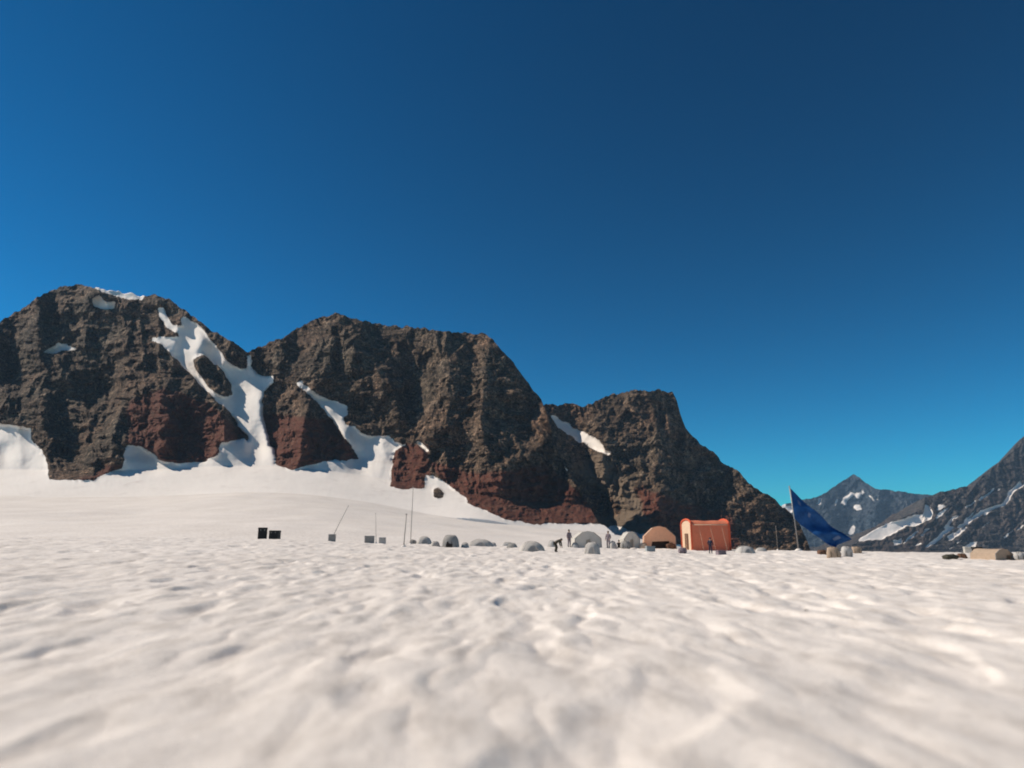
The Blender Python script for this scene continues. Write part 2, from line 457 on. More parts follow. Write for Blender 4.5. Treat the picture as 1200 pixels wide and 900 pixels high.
    sky = curve([(940, 648), (990, 644), (1006, 634), (1030, 618), (1060, 606), (1082, 596), (1084, 584), (1098, 578), (1112, 575), (1124, 571), (1138, 570), (1147, 565), (1152, 557), (1163, 548), (1174, 539), (1184, 531), (1192, 520),
                 (1200, 511), (1215, 506), (1260, 500), (1330, 512), (1420, 504), (1560, 510), (1800, 520)])
    snow = [[(1007, 634), (1010, 622), (1022, 617), (1034, 617), (1040, 611), (1060, 609), (1070, 603), (1084, 602), (1082, 590), (1087, 590), (1094, 602), (1090, 609), (1078, 614), (1060, 618), (1046, 626), (1036, 632)],
            [(1196, 563), (1190, 568), (1184, 575), (1176, 590), (1160, 594), (1148, 600), (1136, 608), (1124, 614), (1120, 620), (1128, 618), (1140, 610), (1150, 603), (1164, 597), (1178, 592), (1190, 576), (1198, 568)],
            [(1120, 604), (1124, 605), (1108, 620), (1105, 618)], [(1112, 616), (1118, 618), (1100, 634), (1088, 642), (1082, 641), (1098, 630)],
            [(1131, 640), (1138, 636), (1146, 634), (1140, 644), (1132, 646)], [(1100, 590), (1104, 592), (1102, 596), (1098, 594)],
            [(1046, 632), (1056, 630), (1056, 637), (1048, 638)]]
    rs = np.random.RandomState(5)
    for i in range(26):
        a, b = rs.uniform(1075, 1215), rs.uniform(0.25, 0.98)
        v0 = 650 - b * (650 - float(sky(a))) * 0.9
        ln, w = rs.uniform(5, 18), rs.uniform(0.9, 2.2)
        snow.append([(a, v0), (a - ln, v0 + ln * 0.8), (a - ln + w, v0 + ln * 0.8 + w), (a + w, v0 + w * 0.5)])
    mountain('valley_side', np.arange(940, 1800, 1.2), sky, curve([(940, 655), (1800, 655)]), 2100, 2.2, 1.1, 10, M_SIDE, snow, [], [[(1010, 630), (1090, 612), (1090, 650), (1000, 650)]], [],
             scale=2.6, rib=22, crag=6, fine=1.5, rough=1.6, rows=150, warp=2.0, seed=23.0, back=260, rec=-1.0)

# ------------------------------------------------------------------ object helpers
def link(name, me, m, parent=None, smooth_=False):
    if m is not None:
        me.materials.clear(); me.materials.append(m)
    if smooth_:
        for p in me.polygons: p.use_smooth = True
    o = bpy.data.objects.new(name, me); COL.objects.link(o)
    if parent is not None: o.parent = parent
    return o

def obj(name, bm, m, parent=None, smooth_=False):
    bmesh.ops.recalc_face_normals(bm, faces=bm.faces)
    me = bpy.data.meshes.new(name); bm.to_mesh(me); bm.free()
    return link(name, me, m, parent, smooth_)

def thing(name, label, cat, loc, rz=0.0, group=None):
    o = bpy.data.objects.new(name, None); COL.objects.link(o)
    o.empty_display_size = 0.3
    o.location = loc; o.rotation_euler = (0, 0, rz)
    o['label'] = label; o['category'] = cat
    if group: o['group'] = group
    return o

def tag(o, label, cat, group=None):
    o['label'] = label; o['category'] = cat
    if group: o['group'] = group
    return o

def box(bm, x0, x1, y0, y1, z0, z1, bev=0.0):
    r = bmesh.ops.create_cube(bm, size=1.0)
    vs = r['verts']
    for v in vs:
        v.co = Vector(((x0 + x1) / 2 + v.co.x * (x1 - x0), (y0 + y1) / 2 + v.co.y * (y1 - y0), (z0 + z1) / 2 + v.co.z * (z1 - z0)))
    if bev:
        es = list({e for v in vs for e in v.link_edges})
        bmesh.ops.bevel(bm, geom=es, offset=bev, segments=2, affect='EDGES')
    return bm

def tube(bm, pts, rad, seg=8):
    pts = [Vector(p) for p in pts]
    rads = rad if isinstance(rad, (list, tuple)) else [rad] * len(pts)
    rings = []
    for i, p in enumerate(pts):
        d = (pts[min(i + 1, len(pts) - 1)] - pts[max(i - 1, 0)]).normalized()
        a = d.cross(Vector((0, 0, 1)))
        if a.length < 0.05: a = d.cross(Vector((0, 1, 0)))
        a.normalize(); b = d.cross(a)
        rings.append([bm.verts.new(p + (a * math.cos(2 * math.pi * k / seg) + b * math.sin(2 * math.pi * k / seg)) * rads[i]) for k in range(seg)])
    for r0, r1 in zip(rings, rings[1:]):
        for k in range(seg):
            bm.faces.new((r0[k], r0[(k + 1) % seg], r1[(k + 1) % seg], r1[k]))
    bm.faces.new(rings[0][::-1]); bm.faces.new(rings[-1])
    return bm

def lump(name, sx, sy, sz, m, parent=None, seed=0.0, amp=0.18, sub=4, boxy=0.5):
    """a sack / rock like closed lump with a flat bottom"""
    bm = bmesh.new()
    bmesh.ops.create_icosphere(bm, subdivisions=sub, radius=1.0)
    for v in bm.verts:
        c = v.co.copy()
        mx = max(abs(c.x), abs(c.y), abs(c.z))
        c = c.lerp(c / mx, boxy * 0.6)
        n = float(noise(np.array([c.x * 1.3 + seed]), np.array([c.y * 1.3]), c.z * 1.3 + seed)[0])
        n2 = float(noise(np.array([c.x * 3.5 + seed]), np.array([c.y * 3.5]), c.z * 3.5 + seed)[0])
        c = c * (1 + amp * 1.6 * n + amp * 0.5 * n2)
        z = c.z
        v.co = Vector((c.x * sx / 2, c.y * sy / 2, (max(z, -0.75) + 0.75) / 1.75 * sz - 0.03))
    return obj(name, bm, m, parent, True)

C_GREY = make_cloth('grey_tent_nylon', (0.52, 0.48, 0.44), 0.8)
C_GREYD = make_cloth('dark_grey_nylon', (0.36, 0.335, 0.31), 0.75)
C_PALE = make_cloth('pale_grey_nylon', (0.50, 0.47, 0.44), 0.85)
C_WHITE = make_cloth('white_canvas', (0.72, 0.68, 0.62), 0.9, transl=0.3)
C_PEACH = make_cloth('peach_canvas', (0.90, 0.60, 0.42), 0.88, transl=0.45)
C_TAN = make_cloth('tan_canvas', (0.50, 0.37, 0.27), 0.8, transl=0.15)
C_PINK = make_cloth('faded_pink_canvas', (0.88, 0.35, 0.21), 0.9, transl=0.5)
C_ROOF = make_cloth('rusty_pink_canvas', (0.78, 0.26, 0.15), 0.8, transl=0.2)
C_ORANGE = make_cloth('orange_red_canvas', (0.80, 0.155, 0.075), 0.85, transl=0.2)
C_CREAM = make_cloth('cream_canvas', (0.80, 0.60, 0.42), 0.9, transl=0.2)
C_DARK = make_cloth('interior_shade_and_dark_flap', (0.035, 0.026, 0.022), 0.7)  # stands in for interior shade behind tent openings; also one dark door flap
C_BLACK = make_cloth('black_plastic', (0.018, 0.016, 0.015), 0.8, 0.5)
C_OLIVE = make_cloth('olive_fabric', (0.055, 0.05, 0.035), 0.7)
C_PURPLE = make_cloth('purple_grey_fabric', (0.24, 0.19, 0.21), 0.8)
C_BLUEGR = make_cloth('blue_grey_plastic', (0.33, 0.37, 0.38), 0.85, 0.4)
C_MARK = make_cloth('faded_flag_print', (0.10, 0.16, 0.30), 0.8)
C_BROWN = make_cloth('brown_fabric', (0.15, 0.075, 0.045), 0.75)
C_SKIN = make_cloth('skin', (0.45, 0.27, 0.19), 0.95)
C_HAIR = make_cloth('dark_hair', (0.03, 0.02, 0.015), 0.7)
C_NAVY = make_cloth('navy_fabric', (0.02, 0.025, 0.05), 0.8)

def make_metal(name, col, met=0.6, rough=0.45):
    m, nt, b = mat(name)
    c = ramp(nt, noise_node(nt, 8.0, 4, 0.6), [(0.3, tuple(x * 0.75 for x in col)), (0.7, col)])
    nt.links.new(c, b.inputs['Base Color'])
    b.inputs['Metallic'].default_value = met; b.inputs['Roughness'].default_value = rough
    return m
M_POLE = make_metal('weathered_grey_pole', (0.36, 0.33, 0.30), 0.2, 0.6)
M_POLE_P = make_metal('pale_aluminium', (0.36, 0.33, 0.31), 0.3, 0.5)
M_WOOD = make_cloth('weathered_bamboo', (0.33, 0.27, 0.22), 0.7)
M_STONE = make_cloth('dark_stone', (0.07, 0.06, 0.055), 0.5)

def make_flag_mat():
    m, nt, b = mat('blue_flag_cloth')
    tc = nt.nodes.new('ShaderNodeTexCoord')
    c = ramp(nt, noise_node(nt, 1.6, 4, 0.6, tc.outputs['Object']), [(0.3, (0.010, 0.075, 0.24)), (0.7, (0.022, 0.13, 0.38))])
    nt.links.new(c, b.inputs['Base Color'])
    b.inputs['Roughness'].default_value = 0.6
    t = nt.nodes.new('ShaderNodeBsdfTranslucent'); nt.links.new(c, t.inputs[0])
    ms = nt.nodes.new('ShaderNodeMixShader'); ms.inputs[0].default_value = 0.4
    out = [n for n in nt.nodes if n.type == 'OUTPUT_MATERIAL'][0]
    nt.links.new(b.outputs[0], ms.inputs[1]); nt.links.new(t.outputs[0], ms.inputs[2]); nt.links.new(ms.outputs[0], out.inputs[0])
    return m
M_FLAG = make_flag_mat()

def dome_tent(u, v, wpx, hpx, m, label, group=None, rz=0.0, pm=None, depth=None, open_=True, sq=1.0, name='dome_tent', cat='tent'):
    p, s = spot(u, v)
    w, h = wpx * s, hpx * s
    d = depth or w * 0.85
    t = thing(name, label, cat, p, rz, group)
    bm = bmesh.new()
    nu, nv = 24, 9
    rings = []
    for j in range(nv):
        a = j / (nv - 1) * math.pi / 2
        cr, sr = math.cos(a) ** (0.75 * sq), math.sin(a) ** 1.05
        ring = []
        for i in range(nu):
            b = 2 * math.pi * i / nu
            cx, cy = math.cos(b), math.sin(b)
            k = (abs(cx) ** 3 + abs(cy) ** 3) ** (-1 / 3)
            sag = 1 - 0.05 * (math.cos(4 * b) * -0.5 + 0.5) * math.sin(2 * a)
            ring.append(Vector((cx * k * cr * w / 2 * sag, cy * k * cr * d / 2 * sag, sr * h * sag - 0.04)))
        rings.append(ring)
    vs = [[bm.verts.new(c) for c in r] for r in rings[:-1]]
    top = bm.verts.new((0, 0, h - 0.04))
    for r0, r1 in zip(vs, vs[1:]):
        for i in range(nu):
            bm.faces.new((r0[i], r0[(i + 1) % nu], r1[(i + 1) % nu], r1[i]))
    for i in range(nu): bm.faces.new((vs[-1][i], vs[-1][(i + 1) % nu], top))
    obj('canopy', bm, m, t, True)
    for q in (45, 135):                                  # crossing arch poles, just proud of the cloth
        b = R(q)
        bm = bmesh.new()
        pts = []
        for j in range(17):
            a = j / 16 * math.pi
            ca, sa = math.cos(a), math.sin(a)
            cr = math.copysign(abs(ca) ** (0.75 * sq), ca)
            k = 2 ** 0.5 * 0.5 ** (1 / 3) * 1.26 * 0.5 ** 0.5
            cx, cy = math.cos(b), math.sin(b)
            kk = (abs(cx) ** 3 + abs(cy) ** 3) ** (-1 / 3)
            pts.append((cx * kk * cr * (w / 2 + 0.02), cy * kk * cr * (d / 2 + 0.02), max(sa, 0) ** 1.05 * (h + 0.02) - 0.02))
        tube(bm, pts, 0.014, 6)
        obj('arch_pole', bm, pm or M_POLE, t)
    if open_:
        bm = bmesh.new()
        n = 8; ow, oh = w * 0.19, h * 0.62
        pts = [(-ow, 0.0)] + [(-ow + 2 * ow * i / n, oh * math.sin(math.pi * (0.12 + 0.76 * i / n))) for i in range(n + 1)] + [(ow, 0.0)]
        vs = [bm.verts.new((x, -d / 2 * (1 - (z / h) ** 2 * 0.55) - 0.035, z)) for x, z in pts]
        bm.faces.new(vs)
        r = bmesh.ops.extrude_face_region(bm, geom=bm.faces[:])
        for e in r['geom']:
            if isinstance(e, bmesh.types.BMVert): e.co.y += 0.03
        obj('door_flap', bm, C_GREYD if m is not C_GREYD else C_DARK, t)
    return t

def marker_pole(u, v0, v1, label, lean=0.0, rad=0.035, m=None, name='marker_pole', y1=86.0, group=None, cap=True):
    p, s = spot(u, v0, y1=y1)
    h = (v0 - v1) * s
    t = thing(name, label, 'pole', p, 0.0, group)
    bm = bmesh.new(); tube(bm, [(0, 0, -0.15), (lean * s * 0.5, 0, h * 0.5), (lean * s, 0, h)], [rad, rad * 0.9, rad * 0.75], 10)
    obj('shaft', bm, m or M_POLE, t, True)
    if cap:
        bm = bmesh.new(); tube(bm, [(lean * s, 0, h + 0.002), (lean * s * 1.01, 0, h + 0.10)], [rad * 1.5, rad * 1.2], 10)
        obj('tip', bm, C_GREYD, t, True)
    bm = bmesh.new()
    bmesh.ops.create_cone(bm, cap_ends=True, segments=14, radius1=rad * 6, radius2=rad * 2, depth=0.22, matrix=Matrix.Translation((0, 0, 0.06)))
    obj('snow_collar', bm, M_SNOW, t, True)
    return t

def crate(u, v, wpx, hpx, m, label, cat='crate', name='equipment_crate', rz=0.15, lidm=None, y1=86.0, group=None, depth=0.75):
    p, s = spot(u, v, y1=y1)
    w, h = wpx * s, hpx * s; d = w * depth
    t = thing(name, label, cat, p, rz, group)
    bm = bmesh.new(); box(bm, -w / 2, w / 2, -d / 2, d / 2, -0.05, h * 0.78, 0.03)
    for x in (-w * 0.3, 0, w * 0.3): box(bm, x - 0.02, x + 0.02, -d / 2 - 0.018, -d / 2 + 0.002, 0.02, h * 0.74)
    obj('body', bm, m, t)
    bm = bmesh.new(); box(bm, -w / 2 - 0.02, w / 2 + 0.02, -d / 2 - 0.02, d / 2 + 0.02, h * 0.785, h, 0.03)
    obj('lid', bm, lidm or m, t)
    for x in (-w * 0.22, w * 0.22):
        bm = bmesh.new(); box(bm, x - 0.03, x + 0.03, -d / 2 - 0.045, -d / 2 - 0.022, h * 0.70, h * 0.86)
        obj('latch', bm, M_POLE, t)
    bm = bmesh.new(); tube(bm, [(w / 2 + 0.022, -0.12, h * 0.5), (w / 2 + 0.07, -0.1, h * 0.52), (w / 2 + 0.07, 0.1, h * 0.52), (w / 2 + 0.022, 0.12, h * 0.5)], 0.012, 6)
    obj('handle', bm, M_POLE, t)
    return t

# ---- people
def skin_mesh(name, verts, edges, rads, m, parent, sub=2):
    me = bpy.data.meshes.new(name); me.from_pydata([Vector(v) for v in verts], edges, [])
    o = bpy.data.objects.new(name, me); COL.objects.link(o)
    md = o.modifiers.new('skin', 'SKIN')
    sv = me.skin_vertices[0].data if me.skin_vertices else None
    if sv is None:
        bmx = bmesh.new(); bmx.from_mesh(me); bmx.verts.layers.skin.verify(); bmx.to_mesh(me); bmx.free()
        sv = me.skin_vertices[0].data
    for i, r in enumerate(rads):
        sv[i].radius = r if isinstance(r, tuple) else (r, r)
        sv[i].use_root = (i == 0)
    o.modifiers.new('sub', 'SUBSURF').levels = sub
    o.modifiers['sub'].render_levels = sub
    dg = bpy.context.evaluated_depsgraph_get()
    ev = o.evaluated_get(dg)
    me2 = bpy.data.meshes.new_from_object(ev, depsgraph=dg)
    bpy.data.objects.remove(o)
    me2.name = name
    return link(name, me2, m, parent, True)

def person(u, v, hpx, label, jacket, trousers, rz=0.0, pose='stand', hat=None, height=None, group='people at the snow camp'):
    p, s = spot(u, v)
    H = height or hpx * s
    k = H / 1.75 if pose != 'sit' else 1.0
    t = thing('person', label, 'person', p, rz, group)
    A = lambda x, y, z: (x * k, y * k, z * k)
    if pose == 'stand':
        pel, ch, nk, hd = (0, 0, .95), (0, .01, 1.30), (0, 0, 1.48), (0, -.02, 1.63)
        sL, sR = (-.18, 0, 1.42), (.18, 0, 1.42)
        eL, wL, eR, wR = (-.26, .02, 1.14), (-.27, -.08, .90), (.27, .0, 1.14), (.22, -.18, .96)
        hipL, kL, aL, hipR, kR, aR = (-.09, 0, .92), (-.11, -.03, .50), (-.13, .03, .09), (.09, 0, .92), (.12, -.04, .50), (.14, .02, .09)
    elif pose == 'bend':
        pel, ch, nk, hd = (0, .10, .80), (0, -.20, 1.02), (0, -.38, 1.08), (0, -.50, 1.06)
        sL, sR = (-.18, -.32, 1.05), (.18, -.32, 1.05)
        eL, wL, eR, wR = (-.22, -.38, .76), (-.18, -.45, .50), (.22, -.40, .76), (.16, -.47, .50)
        hipL, kL, aL, hipR, kR, aR = (-.10, .10, .78), (-.13, -.02, .44), (-.14, .08, .09), (.10, .10, .78), (.13, -.04, .44), (.14, .06, .09)
    else:   # sit on the snow, knees up
        pel, ch, nk, hd = (0, .15, .16), (0, .20, .48), (0, .16, .66), (0, .12, .81)
        sL, sR = (-.18, .18, .60), (.18, .18, .60)
        eL, wL, eR, wR = (-.25, .02, .42), (-.12, -.20, .42), (.25, .02, .42), (.12, -.22, .44)
        hipL, kL, aL, hipR, kR, aR = (-.10, .12, .15), (-.15, -.22, .47), (-.14, -.42, .09), (.10, .12, .15), (.15, -.24, .47), (.14, -.45, .09)
    mid = lambda a, b, f: tuple(a[i] + (b[i] - a[i]) * f for i in range(3))
    hd0 = (hd[0], hd[1], hd[2] - .06); hd1 = (hd[0], hd[1] + .005, hd[2] + .06)
    hl = mid(eL, wL, 1.18); hr = mid(eR, wR, 1.18)
    tL = (aL[0], aL[1] - .15, aL[2] - .045); tR = (aR[0], aR[1] - .15, aR[2] - .045)
    V = [pel, ch, nk, hd0, hd1, sL, eL, wL, hl, sR, eR, wR, hr, hipL, kL, aL, tL, hipR, kR, aR, tR]
    E = [(0,1),(1,2),(2,3),(3,4),(1,5),(5,6),(6,7),(7,8),(1,9),(9,10),(10,11),(11,12),(0,13),(13,14),(14,15),(15,16),(0,17),(17,18),(18,19),(19,20)]
    Rr = [.12,.13,.055,.085,.082,.06,.045,.032,.035,.06,.045,.032,.035,.085,.055,.042,.035,.085,.055,.042,.035]
    skin_mesh('body', [A(*q) for q in V], E, [r * k for r in Rr], C_SKIN, t)
    # fingers and thumbs as children of the figure
    for side, hnd, wr in ((-1, hl, wL), (1, hr, wR)):
        d = Vector(hnd) - Vector(wr); d.normalize()
        a = d.cross(Vector((0, 1, 0))).normalized()
        bm = bmesh.new()
        for q, ln in enumerate((.055, .065, .06, .048)):
            b0 = Vector(hnd) + a * (q - 1.5) * .019
            b1 = b0 + d * ln * .6 + Vector((0, -.012, 0)); b2 = b0 + d * ln + Vector((0, -.03, 0))
            tube(bm, [A(*b0), A(*b1), A(*b2)], [.009 * k, .0085 * k, .006 * k], 6)
        b0 = Vector(wr) + d * .03 - a * side * .02
        tube(bm, [A(*b0), A(*(b0 + d * .03 + Vector((0, -.03, 0)))), A(*(b0 + d * .06 + Vector((0, -.04, 0))))], [.011 * k, .010 * k, .007 * k], 6)
        obj('fingers', bm, C_SKIN, t, True)
    # jacket, trousers, boots, hair
    JV = [mid(pel, ch, -.05), mid(pel, ch, .5), ch, mid(ch, nk, .75), sL, eL, mid(eL, wL, .92), sR, eR, mid(eR, wR, .92)]
    skin_mesh('jacket', [A(*q) for q in JV], [(0,1),(1,2),(2,3),(2,4),(4,5),(5,6),(2,7),(7,8),(8,9)], [r * k for r in (.155,.15,.165,.08,.085,.066,.052,.085,.066,.052)], jacket, t)
    TV = [mid(pel, ch, -.1), hipL, kL, mid(kL, aL, .95), hipR, kR, mid(kR, aR, .95)]
    skin_mesh('trousers', [A(*q) for q in TV], [(0,1),(1,2),(2,3),(0,4),(4,5),(5,6)], [r * k for r in (.135,.105,.078,.066,.105,.078,.066)], trousers, t)
    for an, to in ((aL, tL), (aR, tR)):
        skin_mesh('boot', [A(an[0], an[1], an[2] + .12), A(*an), A(to[0], to[1], to[2] + .01)], [(0,1),(1,2)], [.06 * k, .062 * k, .05 * k], C_BLACK, t)
    bm = bmesh.new()
    bmesh.ops.create_uvsphere(bm, u_segments=16, v_segments=10, radius=.104 * k, matrix=Matrix.Translation(A(hd[0], hd[1] + .02, hd[2] + .055)))
    bmesh.ops.delete(bm, geom=[f for f in bm.faces if f.calc_center_median().z < (hd[2] + .02) * k and f.calc_center_median().y < (hd[1] + .03) * k], context='FACES')
    obj('woolly_hat' if hat else 'hair', bm, hat or C_HAIR, t, True)
    # a face: nose, eyes, mouth
    fy = hd[1] - .088
    for sx in (-1, 1):
        bm = bmesh.new(); bmesh.ops.create_uvsphere(bm, u_segments=8, v_segments=6, radius=.012 * k, matrix=Matrix.Translation(A(hd[0] + sx * .032, fy + .012, hd[2] + .0)))
        obj('eye', bm, C_HAIR, t, True)
    bm = bmesh.new(); box(bm, (hd[0] - .025) * k, (hd[0] + .025) * k, (fy + .004) * k, (fy + .02) * k, (hd[2] - .072) * k, (hd[2] - .064) * k)
    obj('mouth', bm, C_HAIR, t, True)
    return t

# ------------------------------------------------------------------ the big orange tent
def barrel_shell(L, D, H, wall, nseg=14):
    """profile across the depth: straight walls then a vaulted roof; returns profile points (y, z)"""
    pts = [(-D / 2, -0.05), (-D / 2, wall)]
    for i in range(1, nseg):
        a = math.pi * (1 - i / nseg)
        pts.append((math.cos(a) * D / 2, wall + math.sin(a) * (H - wall)))
    pts += [(D / 2, wall), (D / 2, -0.05)]
    return pts

def orange_tent():
    p, s = spot(831, 645)
    L, D, H, wall = 46 * s, 3.4, 35 * s, 29 * s
    t = thing('mess_tent', 'large orange and faded pink vaulted mess tent, tallest in the camp', 'tent', p + Vector((0.1, 1.6, 0)), R(5))
    pts = barrel_shell(L, D, H, wall)
    def sweep(x0, x1, prof, n=12, sag=0.03):
        bm = bmesh.new(); rows = []
        for i in range(n + 1):
            f = i / n; x = x0 + (x1 - x0) * f
            sg = sag * (math.sin(math.pi * f) + 0.3 * math.sin(math.pi * 5 * f))
            rows.append([bm.verts.new((x, y * (1 - sg), z - (sg * z * 0.9))) for y, z in prof])
        for a, b in zip(rows, rows[1:]):
            for j in range(len(prof) - 1): bm.faces.new((a[j], a[j + 1], b[j + 1], b[j]))
        return bm
    obj('roof', sweep(-L / 2, L / 2, pts[2:-2]), C_ROOF, t, True)
    obj('side_panel', sweep(-L / 2, L / 2, [pts[0], (pts[0][0] - 0.01, wall * 0.5), pts[1], pts[2]]), C_PINK, t, True)
    obj('side_panel', sweep(-L / 2, L / 2, [pts[-3], pts[-2], pts[-1]]), C_PINK, t, True)
    for sx in (-1, 1):
        bm = bmesh.new()
        vs = [bm.verts.new((sx * (L / 2 - 0.02), y, z)) for y, z in pts]
        bm.faces.new(vs)
        obj('end_wall', bm, C_CREAM, t)
        bm = bmesh.new()
        tube(bm, [(sx * L / 2, y * 1.02, z * 1.015) for y, z in pts], 0.12, 8)
        obj('arch_sleeve', bm, C_ORANGE, t, True)
    bm = bmesh.new()
    tube(bm, [(-L / 2 + 0.2, -D / 2 - 0.02, wall * 1.0), (L / 2 - 0.2, -D / 2 - 0.02, wall * 1.0)], 0.05, 8)
    obj('eaves_piping', bm, C_CREAM, t, True)
    bm = bmesh.new()
    box(bm, -L / 2 - 0.05, -L / 2 - 0.022, -0.55, 0.55, 0.0, 1.9)
    d = obj('door', bm, C_BROWN, t)
    bm = bmesh.new(); box(bm, -L / 2 - 0.08, -L / 2 - 0.052, -0.02, 0.02, 0.05, 1.85); obj('zip', bm, C_CREAM, d)
    bm = bmesh.new()
    for x in (-L * 0.3, 0, L * 0.3):
        tube(bm, [(x, -D / 2, wall), (x, -D / 2 - 1.3, 0.0)], 0.012, 5)
    obj('guy_rope', bm, C_CREAM, t)
    return t

def ridge_tent(u, v, wpx, hpx, m, label, rz=0.0, depth=2.6, open_m=C_DARK, name='frame_tent', opening=(-0.3, 0.32, 0.6), y1=86.0):
    """a small house shaped tent: low walls, pitched roof, an open dark front, a frame pole at each front corner"""
    p, s = spot(u, v, y1=y1)
    w, h = wpx * s, hpx * s; wl = h * 0.55
    t = thing(name, label, 'tent', p + Vector((0, depth / 2, 0)), rz)
    d = depth
    prof = [(-w / 2, -0.05), (-w / 2 * 0.97, wl), (-w * 0.2, h * 0.93), (0, h), (w * 0.2, h * 0.93), (w / 2 * 0.97, wl), (w / 2, -0.05)]
    bm = bmesh.new(); rows = []
    for i in range(9):
        f = i / 8; sg = 0.03 * math.sin(math.pi * f)
        rows.append([bm.verts.new((x * (1 - sg), -d / 2 + d * f, z * (1 - sg))) for x, z in prof])
    for a, b in zip(rows, rows[1:]):
        for j in range(len(prof) - 1): bm.faces.new((a[j], a[j + 1], b[j + 1], b[j]))
    bm.faces.new(rows[-1])
    obj('canopy', bm, m, t)
    # front wall with an opening cut out
    x0, x1, oh = opening[0] * w, opening[1] * w, opening[2] * h
    bm = bmesh.new()
    y = -d / 2 + 0.02
    V = lambda x, z: bm.verts.new((x, y, z))
    a = [V(-w / 2, -.05), V(-w / 2 * .97, wl), V(-w * .2, h * .93), V(0, h), V(w * .2, h * .93), V(w / 2 * .97, wl), V(w / 2, -.05), V(x1, -.05), V(x1 - .04 * w, oh), V(x0 + .05 * w, oh * 0.92), V(x0, -.05)]
    bm.faces.new(a)
    bmesh.ops.triangulate(bm, faces=bm.faces[:])
    obj('front_wall', bm, m, t)
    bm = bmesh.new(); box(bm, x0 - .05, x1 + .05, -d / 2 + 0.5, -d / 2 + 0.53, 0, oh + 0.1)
    obj('interior_shade_panel', bm, open_m, t)  # panel behind the opening, its near-black default paints the shade inside the tent
    for x in (-w / 2, w / 2):
        bm = bmesh.new(); tube(bm, [(x, -d / 2 - 0.03, 0), (x * .97, -d / 2 - 0.03, wl), (x * 0.4, -d / 2 - 0.03, h * .93)], 0.03, 6)
        obj('frame_pole', bm, M_POLE_P, t)
    return t

def flag():
    p, s = spot(935.5, 641)
    t = thing('flag_pole', 'tall pale pole standing in the snow right of the orange tent', 'flagpole', p)
    H = 73 * s
    bm = bmesh.new(); tube(bm, [(0, 0, -.2), (-1.5 * s, 0, H * .5), (-4.2 * s, 0, H)], [.10, .085, .06], 12); obj('shaft', bm, M_POLE_P, t, True)
    bm = bmesh.new(); bmesh.ops.create_uvsphere(bm, u_segments=12, v_segments=8, radius=.10, matrix=Matrix.Translation((-4.2 * s, 0, H + .08))); obj('finial', bm, M_POLE_P, t, True)
    bm = bmesh.new(); bmesh.ops.create_cone(bm, cap_ends=True, segments=16, radius1=.55, radius2=.18, depth=.28, matrix=Matrix.Translation((0, 0, .08))); obj('snow_collar', bm, M_SNOW, t, True)
    # cloth: hoist down the upper pole, fly streaming down to the right
    f = thing('flag', 'large blue flag sagging from the tall pole beside the far valley', 'flag', p + Vector((0, 0, 0)))
    top0, bot0 = Vector((-3.6 * s, -.09, H * .985)), Vector((-1.9 * s, -.09, H * .50))
    top1, bot1 = Vector((58 * s, -.9, H * .18)), Vector((40 * s, -.5, H * .05))
    bm = bmesh.new(); rows = []
    n, mth = 34, 18
    for i in range(n + 1):
        a = i / n; row = []
        for j in range(mth + 1):
            b = j / mth
            tp = top0.lerp(top1, a); bt = bot0.lerp(bot1, a)
            tp.z += -0.35 * math.sin(math.pi * a) * (1 - b); bt.z += -0.25 * math.sin(math.pi * a)
            c = tp.lerp(bt, b)
            c.y += 0.42 * math.sin(a * 11 + b * 5.5) * a ** .5 + 0.14 * math.sin(b * 9 - a * 5) * a
            c.z += 0.05 * math.sin(a * 16 + b * 3)
            row.append(bm.verts.new(c))
        rows.append(row)
    for q, r_ in zip(rows, rows[1:]):
        for j in range(mth): bm.faces.new((q[j], q[j + 1], r_[j + 1], r_[j]))
    o = obj('cloth', bm, M_FLAG, f, True)
    md = o.modifiers.new('thick', 'SOLIDIFY'); md.thickness = 0.012
    def patch(a0, a1, b0, b1, nm):
        bm = bmesh.new(); R_ = []
        for i in range(7):
            rr_ = []
            for j in range(5):
                a = a0 + (a1 - a0) * i / 6; b = b0 + (b1 - b0) * j / 4
                tp = top0.lerp(top1, a); bt = bot0.lerp(bot1, a)
                tp.z += -0.35 * math.sin(math.pi * a) * (1 - b); bt.z += -0.25 * math.sin(math.pi * a)
                c = tp.lerp(bt, b)
                c.y += 0.42 * math.sin(a * 11 + b * 5.5) * a ** .5 + 0.14 * math.sin(b * 9 - a * 5) * a - 0.03
                c.z += 0.05 * math.sin(a * 16 + b * 3)
                rr_.append(bm.verts.new(c))
            R_.append(rr_)
        for q, w in zip(R_, R_[1:]):
            for j in range(4): bm.faces.new((q[j], q[j + 1], w[j + 1], w[j]))
        obj(nm, bm, C_MARK, f, True)
    patch(.12, .17, .18, .32, 'printed_mark'); patch(.30, .35, .30, .48, 'printed_mark'); patch(.84, .90, .35, .62, 'printed_mark')
    bm = bmesh.new(); tube(bm, [tuple(top0 + Vector((-.02, 0, 0))), tuple(bot0 + Vector((-.02, 0, 0)))], .03, 6); obj('hoist_sleeve', bm, C_BLUEGR, f)

